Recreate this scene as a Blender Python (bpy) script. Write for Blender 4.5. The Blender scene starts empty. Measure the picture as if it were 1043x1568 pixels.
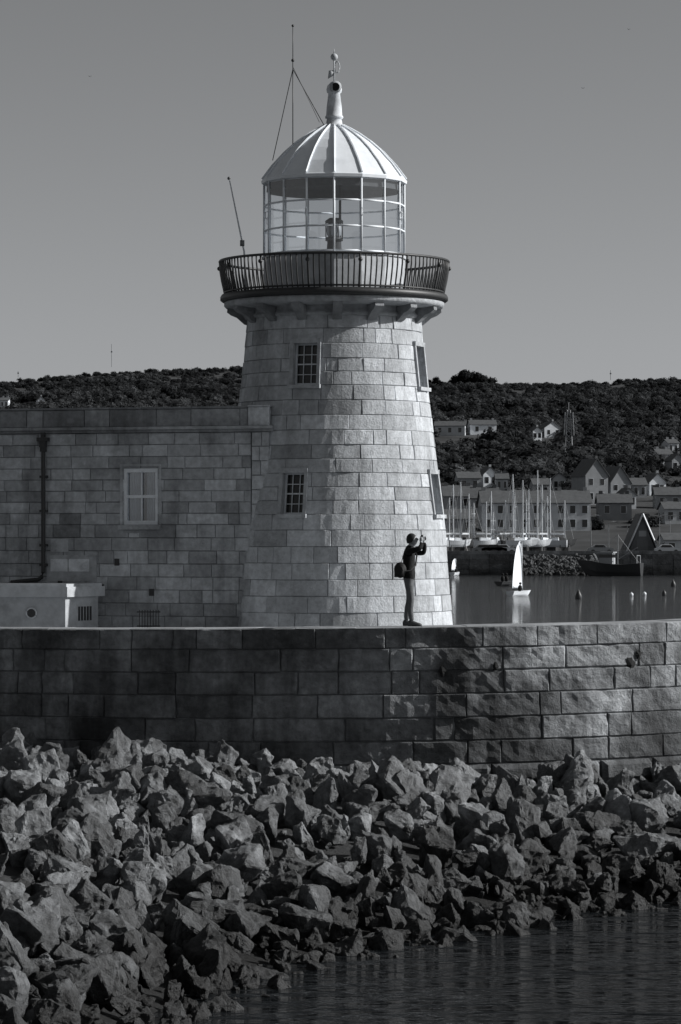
import bpy, bmesh, math, random
import numpy as np
from mathutils import Vector, Matrix, noise, Euler
RNG = random.Random(7)
F = 4920.0; CX = 521.5; HY = 820.0; HC = 6.0
def P(px, py, D):
    return Vector(((px-CX)*D/F, D, HC-(py-HY)*D/F))
scene = bpy.context.scene
scene.view_settings.view_transform = 'Standard'
scene.view_settings.look = 'None'
scene.view_settings.exposure = 0

# ------------------------------------------------------------ helpers
class MB:
    def __init__(s): s.v=[]; s.f=[]; s.b=[]
    def add(s, vs, fs, val=1.0):
        o=len(s.v); s.v.extend([tuple(p) for p in vs])
        for f in fs:
            s.f.append([i+o for i in f]); s.b.append(val)
    def box(s, c, size, rot=0.0, val=1.0, top=1.0):
        hx,hy,hz=size[0]/2,size[1]/2,size[2]/2
        vs=[]
        for z in (-1,1):
            k = top if z>0 else 1.0
            for x,y in ((-1,-1),(1,-1),(1,1),(-1,1)):
                p=Vector((x*hx*k,y*hy*k,z*hz)); p.rotate(Euler((0,0,rot)))
                vs.append(p+Vector(c))
        s.add(vs,[(3,2,1,0),(4,5,6,7),(0,1,5,4),(1,2,6,5),(2,3,7,6),(3,0,4,7)],val)
    def obox(s, o, ax, ay, az, val=1.0):
        o=Vector(o);ax=Vector(ax);ay=Vector(ay);az=Vector(az)
        vs=[o,o+ax,o+ax+ay,o+ay,o+az,o+ax+az,o+ax+ay+az,o+ay+az]
        s.add(vs,[(3,2,1,0),(4,5,6,7),(0,1,5,4),(1,2,6,5),(2,3,7,6),(3,0,4,7)],val)
    def tube(s, pts, rad, seg=8, val=1.0, closed=False):
        pts=[Vector(p) for p in pts]; n=len(pts)
        if not hasattr(rad,'__len__'): rad=[rad]*n
        vs=[];fs=[]
        up=Vector((0,0,1))
        for i,p in enumerate(pts):
            if closed: t=(pts[(i+1)%n]-pts[i-1])
            else: t=pts[min(i+1,n-1)]-pts[max(i-1,0)]
            t.normalize()
            a=up if abs(t.dot(up))<0.95 else Vector((1,0,0))
            x=t.cross(a).normalized(); y=t.cross(x)
            for k in range(seg):
                an=2*math.pi*k/seg
                vs.append(p+(x*math.cos(an)+y*math.sin(an))*rad[i])
        m=n if closed else n-1
        for i in range(m):
            j=(i+1)%n
            for k in range(seg):
                l=(k+1)%seg
                fs.append((i*seg+k,i*seg+l,j*seg+l,j*seg+k))
        if not closed:
            fs.append(tuple(range(seg))[::-1]); fs.append(tuple((n-1)*seg+k for k in range(seg)))
        s.add(vs,fs,val)
    def lathe(s, c, prof, seg=32, val=1.0, off=0.0, cap=True):
        vs=[];fs=[]
        n=len(prof)
        for r,z in prof:
            for k in range(seg):
                a=2*math.pi*k/seg+off
                vs.append((c[0]+r*math.cos(a),c[1]+r*math.sin(a),c[2]+z))
        for i in range(n-1):
            for k in range(seg):
                l=(k+1)%seg
                fs.append((i*seg+k,i*seg+l,(i+1)*seg+l,(i+1)*seg+k))
        if cap:
            fs.append(tuple(range(seg))[::-1]); fs.append(tuple((n-1)*seg+k for k in range(seg)))
        s.add(vs,fs,val)
    def ball(s, c, r, val=1.0, seg=12, rings=8, sc=(1,1,1)):
        vs=[];fs=[]
        for i in range(rings+1):
            t=math.pi*i/rings
            for k in range(seg):
                a=2*math.pi*k/seg
                vs.append((c[0]+sc[0]*r*math.sin(t)*math.cos(a),c[1]+sc[1]*r*math.sin(t)*math.sin(a),c[2]-sc[2]*r*math.cos(t)))
        for i in range(rings):
            for k in range(seg):
                l=(k+1)%seg
                fs.append((i*seg+k,i*seg+l,(i+1)*seg+l,(i+1)*seg+k))
        s.add(vs,fs,val)
def group(name, loc=(0,0,0)):
    e=bpy.data.objects.new(name,None); e.location=loc; e.empty_display_size=0.3
    scene.collection.objects.link(e); return e
def obj(name, mb, mat, parent=None, smooth=False):
    me=bpy.data.meshes.new(name); me.from_pydata(mb.v,[],mb.f)
    at=me.attributes.new('bv','FLOAT','FACE'); at.data.foreach_set('value',mb.b)
    me.polygons.foreach_set('use_smooth',[smooth]*len(me.polygons))
    if isinstance(mat,(list,tuple)):
        for m in mat: me.materials.append(m)
    else: me.materials.append(mat)
    me.update()
    o=bpy.data.objects.new(name,me); scene.collection.objects.link(o)
    if parent is not None:
        o.parent=parent; o.matrix_parent_inverse=Matrix.Translation(-Vector(parent.location))
    return o
def merged(name, protos, places, mat, parent=None):
    Vs=[];Ts=[];Bs=[];o=0
    for pi,M,loc,vm in places:
        V,T,B=protos[pi]
        Vs.append(V@np.array(M).T+np.array(loc)); Ts.append(T+o); Bs.append(B*vm); o+=len(V)
    V=np.concatenate(Vs).astype(np.float32);T=np.concatenate(Ts).astype(np.int32);B=np.concatenate(Bs).astype(np.float32)
    me=bpy.data.meshes.new(name)
    me.vertices.add(len(V)); me.vertices.foreach_set('co',V.ravel())
    me.loops.add(len(T)*3); me.loops.foreach_set('vertex_index',T.ravel())
    me.polygons.add(len(T)); me.polygons.foreach_set('loop_start',np.arange(0,len(T)*3,3,dtype=np.int32))
    me.polygons.foreach_set('use_smooth',np.zeros(len(T),dtype=bool))
    at=me.attributes.new('bv','FLOAT','FACE'); at.data.foreach_set('value',B)
    me.materials.append(mat); me.update(calc_edges=True); me.validate()
    ob=bpy.data.objects.new(name,me); scene.collection.objects.link(ob)
    if parent is not None:
        ob.parent=parent; ob.matrix_parent_inverse=Matrix.Translation(-Vector(parent.location))
    return ob

TINT=(0.955,1.0,1.05)
def mat(name, col, rough=0.8, n=(6.0,0.25), stain=None, bump=None, bump2=None, zdark=None, metal=0.0, spec=0.3, streak=None, transl=0.0):
    m=bpy.data.materials.new(name); m.use_nodes=True
    nt=m.node_tree; N=nt.nodes; L=nt.links
    b=N['Principled BSDF']; b.inputs['Roughness'].default_value=rough; b.inputs['Metallic'].default_value=metal
    b.inputs['Specular IOR Level'].default_value=spec
    geo=N.new('ShaderNodeNewGeometry')
    at=N.new('ShaderNodeAttribute'); at.attribute_name='bv'
    def math_(op,a,bv):
        x=N.new('ShaderNodeMath'); x.operation=op
        for i,q in enumerate((a,bv)):
            if isinstance(q,(int,float)): x.inputs[i].default_value=q
            else: L.new(q,x.inputs[i])
        return x.outputs[0]
    def nz(scale,detail=5,rg=0.6,vec=None):
        t=N.new('ShaderNodeTexNoise'); t.inputs['Scale'].default_value=scale; t.inputs['Detail'].default_value=detail
        t.inputs['Roughness'].default_value=rg; L.new(vec if vec else geo.outputs['Position'],t.inputs['Vector']); return t.outputs['Fac']
    def mr(x,a,b_,c,d):
        t=N.new('ShaderNodeMapRange'); L.new(x,t.inputs[0])
        for i,q in enumerate((a,b_,c,d)): t.inputs[i+1].default_value=q
        return t.outputs[0]
    v=math_('MULTIPLY',at.outputs['Fac'],col)
    if n: v=math_('MULTIPLY',v,mr(nz(n[0]),0.3,0.7,1-n[1],1+n[1]))
    if stain:
        v=math_('MULTIPLY',v,mr(nz(stain[0],6,0.65),stain[1],stain[2],stain[3],1.0))
    if streak:
        mp=N.new('ShaderNodeMapping'); mp.inputs['Scale'].default_value=(1,1,0.12); L.new(geo.outputs['Position'],mp.inputs[0])
        v=math_('MULTIPLY',v,mr(nz(streak[0],5,0.6,mp.outputs[0]),streak[1],streak[2],streak[3],1.0))
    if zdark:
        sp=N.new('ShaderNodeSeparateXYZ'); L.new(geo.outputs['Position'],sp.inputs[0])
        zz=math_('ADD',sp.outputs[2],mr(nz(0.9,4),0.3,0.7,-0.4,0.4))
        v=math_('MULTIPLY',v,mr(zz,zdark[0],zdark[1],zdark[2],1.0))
    vm=N.new('ShaderNodeVectorMath'); vm.operation='SCALE'; vm.inputs[0].default_value=TINT
    L.new(v,vm.inputs['Scale']); L.new(vm.outputs[0],b.inputs['Base Color'])
    last=None
    for bb in (bump,bump2):
        if bb:
            bp=N.new('ShaderNodeBump'); bp.inputs['Strength'].default_value=bb[1]; bp.inputs['Distance'].default_value=bb[2]
            L.new(nz(bb[0],6,0.7),bp.inputs['Height'])
            if last: L.new(last,bp.inputs['Normal'])
            last=bp.outputs[0]
    if last: L.new(last,b.inputs['Normal'])
    if transl:
        tr=N.new('ShaderNodeBsdfTranslucent'); L.new(vm.outputs[0],tr.inputs['Color'])
        mx=N.new('ShaderNodeMixShader'); mx.inputs[0].default_value=transl
        L.new(b.outputs[0],mx.inputs[1]); L.new(tr.outputs[0],mx.inputs[2]); L.new(mx.outputs[0],N['Material Output'].inputs['Surface'])
    return m

M_tower=mat('granite_tower',0.60,0.85,(9,0.18),(1.1,0.36,0.58,0.74),(20,1.0,0.032),(90,0.7,0.008),streak=(2.2,0.34,0.54,0.74))
M_mortar=mat('mortar',0.16,0.95,(12,0.2))
M_house=mat('granite_house',0.56,0.85,(9,0.2),(1.0,0.38,0.56,0.66),(22,0.9,0.025),(90,0.7,0.008),streak=(2.2,0.32,0.5,0.72))
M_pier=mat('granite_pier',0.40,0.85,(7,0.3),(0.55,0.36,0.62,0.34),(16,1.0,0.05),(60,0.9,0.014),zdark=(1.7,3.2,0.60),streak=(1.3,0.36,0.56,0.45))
M_deck=mat('pier_deck_concrete',0.32,0.9,(5,0.2),(0.8,0.4,0.6,0.7),(30,0.5,0.01))
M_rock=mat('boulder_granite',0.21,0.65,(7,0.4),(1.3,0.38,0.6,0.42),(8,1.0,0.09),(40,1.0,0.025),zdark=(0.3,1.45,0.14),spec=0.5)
M_white=mat('white_paint',0.80,0.5,(5,0.05),(1.5,0.3,0.5,0.88),(40,0.2,0.004))
M_white2=mat('weathered_white_paint',0.5,0.7,(5,0.12),(2.0,0.35,0.55,0.7),(40,0.4,0.006))
M_iron=mat('black_iron',0.03,0.5,(20,0.3),None,(80,0.4,0.003),spec=0.5)
M_grey=mat('grey_metal',0.3,0.5,(20,0.15),spec=0.5)
M_dark=mat('dark_interior',0.015,0.9,None)
M_wood=mat('window_frame_paint',0.7,0.5,(20,0.1))
M_glassd=mat('dark_window_glass',0.02,0.1,None,spec=0.5)
M_curtain=mat('curtain',0.4,0.9,(3,0.2))
M_patch=mat('pale_paint_patch',0.6,0.8,(5,0.2),(4,0.35,0.5,0.7),(22,0.6,0.02))
M_leaf=mat('foliage',0.062,0.9,(0.10,0.35),(0.025,0.38,0.62,0.5),spec=0.0,transl=0.4)
M_hill=mat('hillside_ground',0.06,0.95,(0.08,0.4),(0.02,0.35,0.65,0.5))
M_slate=mat('slate_roof',0.10,0.7,(1.5,0.2))
M_render=mat('rendered_wall',0.55,0.8,(0.8,0.12))
M_quay=mat('quay_stone',0.15,0.9,(0.8,0.35),(0.3,0.35,0.6,0.5),(1.5,0.8,0.3),zdark=(0.2,1.6,0.4))
M_qrock=mat('breakwater_rock',0.09,0.9,(0.8,0.35),None,(2,0.8,0.3),zdark=(0,1.5,0.4))
M_hull=mat('hull_gelcoat',0.8,0.3,None)
M_hulld=mat('dark_hull_paint',0.05,0.4,None)
M_mast=mat('mast_aluminium',0.75,0.5,None)
M_sail=mat('sailcloth',0.85,0.7,None)
M_jacket=mat('black_jacket',0.012,0.8,(14,0.3),None,(18,0.6,0.02),spec=0.2)
M_jeans=mat('jeans',0.12,0.85,(14,0.25),None,(16,0.7,0.02))
M_skin=mat('skin',0.36,0.55,None)
M_hair=mat('hair',0.02,0.6,None)
M_shoe=mat('shoe_leather',0.06,0.6,None)
M_bag=mat('camera_bag',0.018,0.7,None)

def glass_mat():
    m=bpy.data.materials.new('lantern_glass'); m.use_nodes=True; nt=m.node_tree; N=nt.nodes; L=nt.links
    N.clear(); out=N.new('ShaderNodeOutputMaterial'); mx=N.new('ShaderNodeMixShader')
    a=N.new('ShaderNodeBsdfTransparent'); a.inputs[0].default_value=(0.93,0.95,0.97,1)
    g=N.new('ShaderNodeBsdfGlossy'); g.inputs[0].default_value=(0.9,0.9,0.9,1); g.inputs['Roughness'].default_value=0.03
    mx.inputs[0].default_value=0.10
    L.new(a.outputs[0],mx.inputs[1]); L.new(g.outputs[0],mx.inputs[2]); L.new(mx.outputs[0],out.inputs[0]); return m
M_glass=glass_mat()
def water_mat():
    m=bpy.data.materials.new('sea_water'); m.use_nodes=True; nt=m.node_tree; N=nt.nodes; L=nt.links
    b=N['Principled BSDF']; b.inputs['Base Color'].default_value=(0.008,0.0095,0.011,1); b.inputs['Roughness'].default_value=0.05
    b.inputs['IOR'].default_value=1.33
    g=N.new('ShaderNodeNewGeometry'); last=None
    for sc,(sx,sy),st,ds in ((0.45,(0.6,1.5),1.0,0.36),(1.6,(0.5,1.5),1.0,0.20),(5.5,(0.7,1.3),1.0,0.045)):
        mp=N.new('ShaderNodeMapping'); mp.inputs['Scale'].default_value=(sx,sy,1); mp.inputs['Rotation'].default_value=(0,0,0.15)
        L.new(g.outputs['Position'],mp.inputs[0])
        t=N.new('ShaderNodeTexNoise'); t.inputs['Scale'].default_value=sc; t.inputs['Detail'].default_value=3; L.new(mp.outputs[0],t.inputs['Vector'])
        bp=N.new('ShaderNodeBump'); bp.inputs['Strength'].default_value=st; bp.inputs['Distance'].default_value=ds
        L.new(t.outputs['Fac'],bp.inputs['Height'])
        if last: L.new(last,bp.inputs['Normal'])
        last=bp.outputs[0]
    L.new(last,b.inputs['Normal']); return m
M_water=water_mat()

# ------------------------------------------------------------ masonry generator
def blocks(mb, mbm, f, u0,u1, vs, wr, gap=0.006, bev=0.012, depth=0.05, openings=(), seg=0.12, amp=0.0, freq=3.0, dj=0.006, vr=(0.8,1.15), closed=False, rng=RNG, vseg=None):
    for ci in range(len(vs)-1):
        va,vb=vs[ci],vs[ci+1]
        vlo,vhi=min(va,vb),max(va,vb)
        ops=[(o[0],o[1]) for o in openings if o[2]<vhi-1e-3 and o[3]>vlo+1e-3]
        def sub(iv):
            res=[iv]
            for a,b in ops:
                nr=[]
                for s,e in res:
                    if e<=a or s>=b: nr.append((s,e))
                    else:
                        if s<a: nr.append((s,a))
                        if e>b: nr.append((b,e))
                res=nr
            return res
        for s,e in sub((u0,u1)):
            n=max(1,int((e-s)/0.25)); vv=[]
            for i in range(n+1):
                u=s+(e-s)*i/n
                vv.append(f(u,vlo,-depth*0.55)); vv.append(f(u,vhi,-depth*0.55))
            mbm.add(vv,[(2*i,2*i+2,2*i+3,2*i+1) for i in range(n)])
        cuts=[u0]; u=u0+rng.uniform(0.3,1.0)*wr[0]
        while u<u1-wr[0]*0.4:
            cuts.append(u); u+=rng.uniform(*wr) if rng.random()>0.2 else rng.uniform(wr[0]*0.5,wr[0])
        cuts.append(u1)
        for a,b in zip(cuts[:-1],cuts[1:]):
            for s,e in sub((a,b)):
                if e-s<0.05: continue
                g=gap*rng.uniform(0.5,1.6); d0=rng.uniform(-dj,dj); val=rng.uniform(*vr)
                if rng.random()<0.10: val*=0.75
                bb=bev*rng.uniform(0.7,1.5)
                n=max(1,int((e-s-2*bb)/seg)); m=vseg or 1
                U=[(s+g,-depth),(s+g,d0-bb)]+[(s+g+bb+(e-s-2*g-2*bb)*i/n,d0) for i in range(n+1)]+[(e-g,d0-bb),(e-g,-depth)]
                V=[(vlo+g,-depth),(vlo+g,d0-bb)]+[(vlo+g+bb+(vhi-vlo-2*g-2*bb)*i/m,d0) for i in range(m+1)]+[(vhi-g,d0-bb),(vhi-g,-depth)]
                vv=[]
                for (v,dv) in V:
                    for (u,du) in U:
                        d=min(du,dv)
                        if amp and d>-depth:
                            p=f(u,v,0); d+=amp*noise.fractal(Vector(p)*freq+Vector((val*50,0,0)),0.8,2.1,3)
                        vv.append(f(u,v,d))
                nu=len(U); fs=[]
                for j in range(len(V)-1):
                    for i in range(nu-1):
                        fs.append((j*nu+i,j*nu+i+1,(j+1)*nu+i+1,(j+1)*nu+i))
                mb.add(vv,fs,val)

# ------------------------------------------------------------ pier: one smooth curved head
OUT=[]
for x in np.arange(-60,-5.05,0.8): OUT.append((x,60.2+(-5-x)*0.55))
a0=math.asin(6.5/14.0)
for t in np.linspace(-a0,0,40): OUT.append((1.5+14*math.sin(t),72.6-14*math.cos(t)))
for t in np.linspace(0.03,math.pi*0.5,50): OUT.append((1.5+8.5*math.sin(t),67.1-8.5*math.cos(t)))
for t in np.linspace(0.08,math.pi*0.5,20): OUT.append((10-3.4+3.4*math.cos(t),67.1+3.4*math.sin(t)))
OUT+= [(-6,71.8),(-12,76),(-30,87),(-60,104)]
AL=[0]
for a,b in zip(OUT[:-1],OUT[1:]): AL.append(AL[-1]+math.dist(a,b))
ALn=np.array(AL); OX=np.array([p[0] for p in OUT]); OY=np.array([p[1] for p in OUT])
def outline(s):
    x=float(np.interp(s,ALn,OX)); y=float(np.interp(s,ALn,OY))
    x2=float(np.interp(s+0.5,ALn,OX)); y2=float(np.interp(s+0.5,ALn,OY)); x1=float(np.interp(s-0.5,ALn,OX)); y1=float(np.interp(s-0.5,ALn,OY))
    t=Vector((x2-x1,y2-y1)); t.normalize()
    return x,y,t.y,-t.x
def ztop(x): return 4.31+0.013*max(-12,min(12,x))
def fpier(s,v,d):
    x,y,nx,ny=outline(s); o=d+0.03*v
    return (x+nx*o,y+ny*o,ztop(x)-v)
pier=group('stone_pier',(3,65,0))
iA=[i for i,p in enumerate(OUT) if p[0]>-13][0]
i3=[i for i,p in enumerate(OUT) if p[0]>7.4][0]
iB=len(OUT)-5
sA=AL[iA]; s3=AL[i3]; sB=AL[iB]
mb=MB(); mbm=MB()
vs=[0,0.38,0.80,1.22,1.65,2.08,2.5]
kw=dict(gap=0.006,bev=0.018,depth=0.09,seg=0.10,vseg=4,amp=0.04,freq=2.8,dj=0.012,vr=(0.7,1.25))
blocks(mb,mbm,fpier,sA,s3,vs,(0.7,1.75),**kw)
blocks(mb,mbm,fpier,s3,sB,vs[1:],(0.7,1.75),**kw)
def fpier2(s,v,d): return fpier(s,v,d+0.10)
blocks(mb,mbm,fpier2,sA,sB,[2.5,2.92,3.3],(0.6,1.2),gap=0.015,bev=0.07,depth=0.3,seg=0.10,vseg=4,amp=0.04,freq=2.6,dj=0.02,vr=(0.85,1.3))
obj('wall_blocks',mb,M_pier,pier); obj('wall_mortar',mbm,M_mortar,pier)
mb=MB()
def strip(mb,sl,f0,f1,val=1.0):
    vv=[];
    for s in sl: vv+= [f0(s),f1(s)]
    mb.add(vv,[(2*i,2*i+2,2*i+3,2*i+1) for i in range(len(sl)-1)],val)
strip(mb,np.arange(0,sA+0.3,0.4),lambda s:fpier(s,3.3,0),lambda s:fpier(s,0,0))
strip(mb,np.arange(sB,AL[-1],0.4),lambda s:fpier(s,3.3,0),lambda s:fpier(s,0.38,0))
obj('wall_rest',mb,M_pier,pier)
mb=MB()
W=0.95
def coping(sa,sb,vt,lo):
    sl=[sa]
    while sl[-1]<sb-0.6: sl.append(min(sb,sl[-1]+RNG.uniform(0.7,1.4)))
    for a,b in zip(sl[:-1],sl[1:]):
        g=0.006; val=RNG.uniform(0.85,1.3)
        n=4; vv=[]; jt=RNG.uniform(-0.008,0.01)
        for i in range(n+1):
            s=a+g+(b-a-2*g)*i/n
            vv+=[fpier(s,vt+0.012-jt,-0.005),fpier(s,vt-0.006-jt,-0.04),fpier(s,vt-0.006-jt,-W),fpier(s,vt+lo,-W)]
        fs=[]
        for i in range(n):
            for k in range(3): fs.append((4*i+k,4*(i+1)+k,4*(i+1)+k+1,4*i+k+1))
        fs+=[(0,1,2,3),(4*n+3,4*n+2,4*n+1,4*n)]
        mb.add(vv,fs,val)
coping(0.0,s3,0.0,0.40); coping(s3,sB,0.38,0.1)
obj('coping',mb,M_deck,pier)
mb=MB()
inner=[fpier(s,0,-0.25) for s in np.arange(0,AL[-1],0.8)]
vv=[(p[0],p[1],3.98) for p in inner]
mb.add(vv,[tuple(range(len(vv)))]); obj('deck',mb,M_deck,pier)
mb=MB()
def s_at_px(px):
    ss=np.linspace(sA,s3,4000)
    return float(min(ss,key=lambda s:abs(CX+outline(s)[0]*F/outline(s)[1]-px)))
for px,py,r in ((677,1028,0.07),(758,1021,0.06),(977,1003,0.07),(965,1018,0.11)):
    s=s_at_px(px); x,y,nx,ny=outline(s); z=HC-(py-HY)*y/F; c=Vector(fpier(s,ztop(x)-z,0.03))
    n=14; vv=[c+Vector((nx,ny,0))*0.004]; t=Vector((-ny,nx,0))
    for k in range(n):
        a=2*math.pi*k/n; rr=r*RNG.uniform(0.6,1.25)
        vv.append(c+t*math.cos(a)*rr+Vector((0,0,1))*math.sin(a)*rr*1.3-Vector((nx,ny,0))*0.03)
    mb.add(vv,[(0,k+1,(k+1)%n+1) for k in range(n)])
obj('drain_pits',mb,M_dark,pier)

# ------------------------------------------------------------ lighthouse
LX,LY=-0.13,66.0
lh=group('lighthouse',(LX,LY,4.0))
ZR=[3.9,4.26,6.27,7.34,8.42,9.29,10.43,10.7]; RR=[2.46,2.42,2.27,2.13,2.00,1.885,1.785,1.78]
def R(z): return float(np.interp(z,ZR,RR))
def ftow(u,z,d):
    a=u/2.1; r=R(z)+d
    return (LX+r*math.cos(a),LY+r*math.sin(a),z)
z=10.42; tz=[z]
for h in [0.27,0.30,0.30,0.27,0.27,0.30,0.30,0.30,0.30,0.28,0.28,0.28,0.27,0.28,0.31,0.33,0.33,0.33,0.33,0.33,0.33,0.4]:
    z-=h; tz.append(z)
tz=tz[::-1]
def snap(z): return min(tz,key=lambda q:abs(q-z))
wins=[]
def zt(py,D=64.0): return HC-(py-HY)*D/F
zu1,zu0=snap(zt(527)),snap(zt(580)); zl1,zl0=snap(zt(727)),snap(zt(786))
if zu1-zu0<0.5: zu0=tz[tz.index(zu0)-1]
if zl1-zl0<0.5: zl0=tz[tz.index(zl0)-1]
C=2*math.pi*2.1
tops=[]
for (ang,z0,z1,w) in ((-18,zu0,zu1,0.50),(-22,zl0,zl1,0.47),(71,zu0,zu1,0.50),(71,zl0,zl1,0.50)):
    th=math.radians(-90+ang); th=th%(2*math.pi)
    uu=th*2.1; hw=w/2*2.1/R((z0+z1)/2)
    tops.append((uu-hw,uu+hw,z0,z1)); wins.append((th,z0,z1,w))
mb=MB();mbm=MB()
blocks(mb,mbm,ftow,0,C,tz,(0.50,1.05),gap=0.0035,bev=0.009,depth=0.06,openings=tops,seg=0.1,amp=0.012,freq=5,dj=0.008,vr=(0.80,1.14))
obj('tower_blocks',mb,M_tower,lh); obj('tower_mortar',mbm,M_mortar,lh)
mbs=MB();mbd=MB();mbf=MB();mbg=MB()
for th,z0,z1,w in wins:
    n=Vector((math.cos(th),math.sin(th),0)); t=Vector((-n.y,n.x,0)); up=Vector((0,0,1))
    c0=Vector((LX,LY,z0))+n*(R(z0)); c1=Vector((LX,LY,z1))+n*(R(z1))
    hw=w/2; upv=(c1-c0); dep=0.24
    for sgn in (-1,1):
        mbs.obox(c0+t*(sgn*(hw+0.001))-n*dep-(t*0.02 if sgn<0 else Vector((0,0,0))), t*0.02, n*(dep+0.012), upv,0.95)
    e=0.07
    for sgn in (-1,1):
        mbs.obox(c0+t*(hw if sgn>0 else -hw-e)-n*0.03, t*e, n*0.046, upv,0.85)
    mbs.obox(c1-t*(hw+e)-n*0.05, t*(2*hw+2*e), n*0.072, up*0.09,0.85)
    mbs.obox(c0-t*(hw+e+0.02)-n*0.22-up*0.07, t*(2*hw+2*e+0.04), n*0.28, up*0.075,0.95)
    mbs.obox(c1-t*hw-n*dep-up*0.015, t*(2*hw), n*dep*0.8, up*0.02,0.9)
    g0=c0-n*0.19; 
    mbg.obox(g0-t*hw-n*0.03, t*(2*hw), n*0.02, upv)
    fr=0.035
    for sgn in (-1,1): mbf.obox(g0+t*(hw-fr if sgn>0 else -hw), t*fr, n*0.03, upv)
    for k in (1,2): mbf.obox(g0+t*(-hw+2*hw*k/3-0.008)+n*0.003, t*0.016, n*0.022, upv)
    for k in range(0,5):
        hh=0.035 if k in(0,4) else (0.03 if k==2 else 0.016)
        mbf.obox(g0-t*hw+upv*(k/4*0.95+0.005)+n*0.006, t*(2*hw), n*0.022, up*hh)
obj('window_surrounds',mbs,M_tower,lh); obj('window_glass',mbg,M_glassd,lh); obj('window_frames',mbf,M_wood,lh)
c=(LX,LY,0)
mb=MB()
mb.lathe(c,[(1.75,10.40),(1.83,10.42),(1.85,10.47),(1.80,10.52),(1.80,10.62),(2.00,10.63),(2.22,10.66),(2.26,10.70),(2.26,10.77),(2.22,10.79)],96,0.75,cap=False)
obj('gallery_slab',mb,M_tower,lh,True)
mb=MB()
for k in range(16):
    a=math.radians(-90+2+22.5*k); n=Vector((math.cos(a),math.sin(a),0)); t=Vector((-n.y,n.x,0)); w=0.19
    prof=[(1.76,10.66),(2.19,10.66),(2.20,10.58),(2.12,10.52),(2.00,10.47),(1.90,10.38),(1.84,10.33),(1.76,10.31)]
    vv=[]
    for sg in (-1,1):
        for r,z in prof: vv.append(Vector((LX,LY,z))+n*r+t*(sg*w/2))
    m=len(prof); fs=[tuple(range(m)),tuple(range(m,2*m))[::-1]]+[(i,(i+1)%m+0,(i+1)%m+m,i+m) for i in range(m)]
    mb.add(vv,fs,0.5)
obj('corbels',mb,M_tower,lh)
mb=MB()
mb.lathe(c,[(1.3,10.79),(2.30,10.79),(2.34,10.82),(2.34,10.88),(2.31,10.93),(2.25,10.94),(1.3,10.93)],96,0.9,cap=False)
def rp(t): return 2.24+0.11*math.sin(t*math.pi/2)**1.2, 10.92+0.69*t
nb=126
for k in range(nb):
    a=2*math.pi*k/nb; r_=0.0165
    if k%9==0: r_=0.024
    pp=[(LX+rp(t)[0]*math.cos(a),LY+rp(t)[0]*math.sin(a),rp(t)[1]) for t in (0,0.2,0.45,0.75,1)]
    mb.tube(pp,r_,5)
for t,rr in ((1.0,0.028),(0.08,0.022)):
    r,z=rp(t); mb.tube([(LX+r*math.cos(2*math.pi*k/96),LY+r*math.sin(2*math.pi*k/96),z) for k in range(96)],rr,6,closed=True)
for k in range(0,nb,9):
    a=2*math.pi*k/nb; mb.ball((LX+2.36*math.cos(a),LY+2.36*math.sin(a),11.48),0.045)
obj('gallery_railing',mb,M_iron,lh,True)
NS=16; OFF=-math.pi/2
mb=MB(); mb.lathe(c,[(1.45,10.84),(1.45,11.66),(1.49,11.67),(1.49,11.72),(1.2,11.73)],NS,0.95,OFF)
obj('lantern_base_wall',mb,M_white2,lh)
mb=MB()
def cor(k,r,z):
    a=OFF+2*math.pi*k/NS; return Vector((LX+r*math.cos(a),LY+r*math.sin(a),z))
zl=[11.74,12.24,12.76,13.26]
for k in range(NS):
    mb.tube([cor(k,1.44,11.7),cor(k,1.44,13.28)],0.026,6)
    for z in zl: mb.tube([cor(k,1.44,z),cor(k+1,1.44,z)],0.021 if z<13.2 else 0.04,6)
    if k%2==1:
        p=cor(k,1.44,12.52); o=(p-Vector((LX,LY,12.52))).normalized()
        mb.tube([p+Vector((0,0,0.09)),p+o*0.07+Vector((0,0,0.06)),p+o*0.07-Vector((0,0,0.06)),p-Vector((0,0,0.09))],0.01,5)
obj('lantern_astragals',mb,M_white,lh,True)
mb=MB()
for k in range(NS):
    mb.add([cor(k,1.435,11.74),cor(k+1,1.435,11.74),cor(k+1,1.435,13.26),cor(k,1.435,13.26)],[(0,1,2,3)])
obj('lantern_glazing',mb,M_glass,lh)
mb=MB()
prof=[(1.40,13.20),(1.49,13.22),(1.50,13.28),(1.47,13.31),(1.27,13.58),(1.0,13.87),(0.78,14.06),(0.55,14.22),(0.36,14.33),(0.20,14.41)]
mb.lathe(c,prof,NS,1.0,OFF,cap=False)
for k in range(NS):
    pp=[cor(k,r+0.012,z+0.008) for r,z in prof[3:]]
    mb.tube(pp,0.022,5)
obj('lantern_dome',mb,M_white,lh)
mb=MB()
mb.lathe(c,[(1.39,13.05),(1.38,13.24),(1.2,13.5),(0.9,13.78),(0.5,14.05),(0.1,14.15)],NS,1.0,OFF,cap=False)
obj('dome_lining',mb,mat('dome_lining_grey',0.08,0.8),lh)
mb=MB()
mb.lathe(c,[(0.24,14.38),(0.24,14.42),(0.17,14.45),(0.15,14.56),(0.185,14.57),(0.185,14.61),(0.165,14.63),(0.155,14.8),(0.12,15.08),(0.15,15.10),(0.16,15.16),(0.14,15.24),(0.08,15.30),(0.03,15.33)],24,1.4)
mb.tube([(LX+0.02,LY-0.05,15.19),(LX+0.03,LY-0.2,15.19)],[0.115,0.125],16)
mb.tube([(LX,LY,15.3),(LX,LY,15.78)],0.018,6)
mb.ball((LX,LY,15.83),0.075); mb.tube([(LX,LY,15.9),(LX,LY,16.0)],[0.016,0.004],6)
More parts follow.
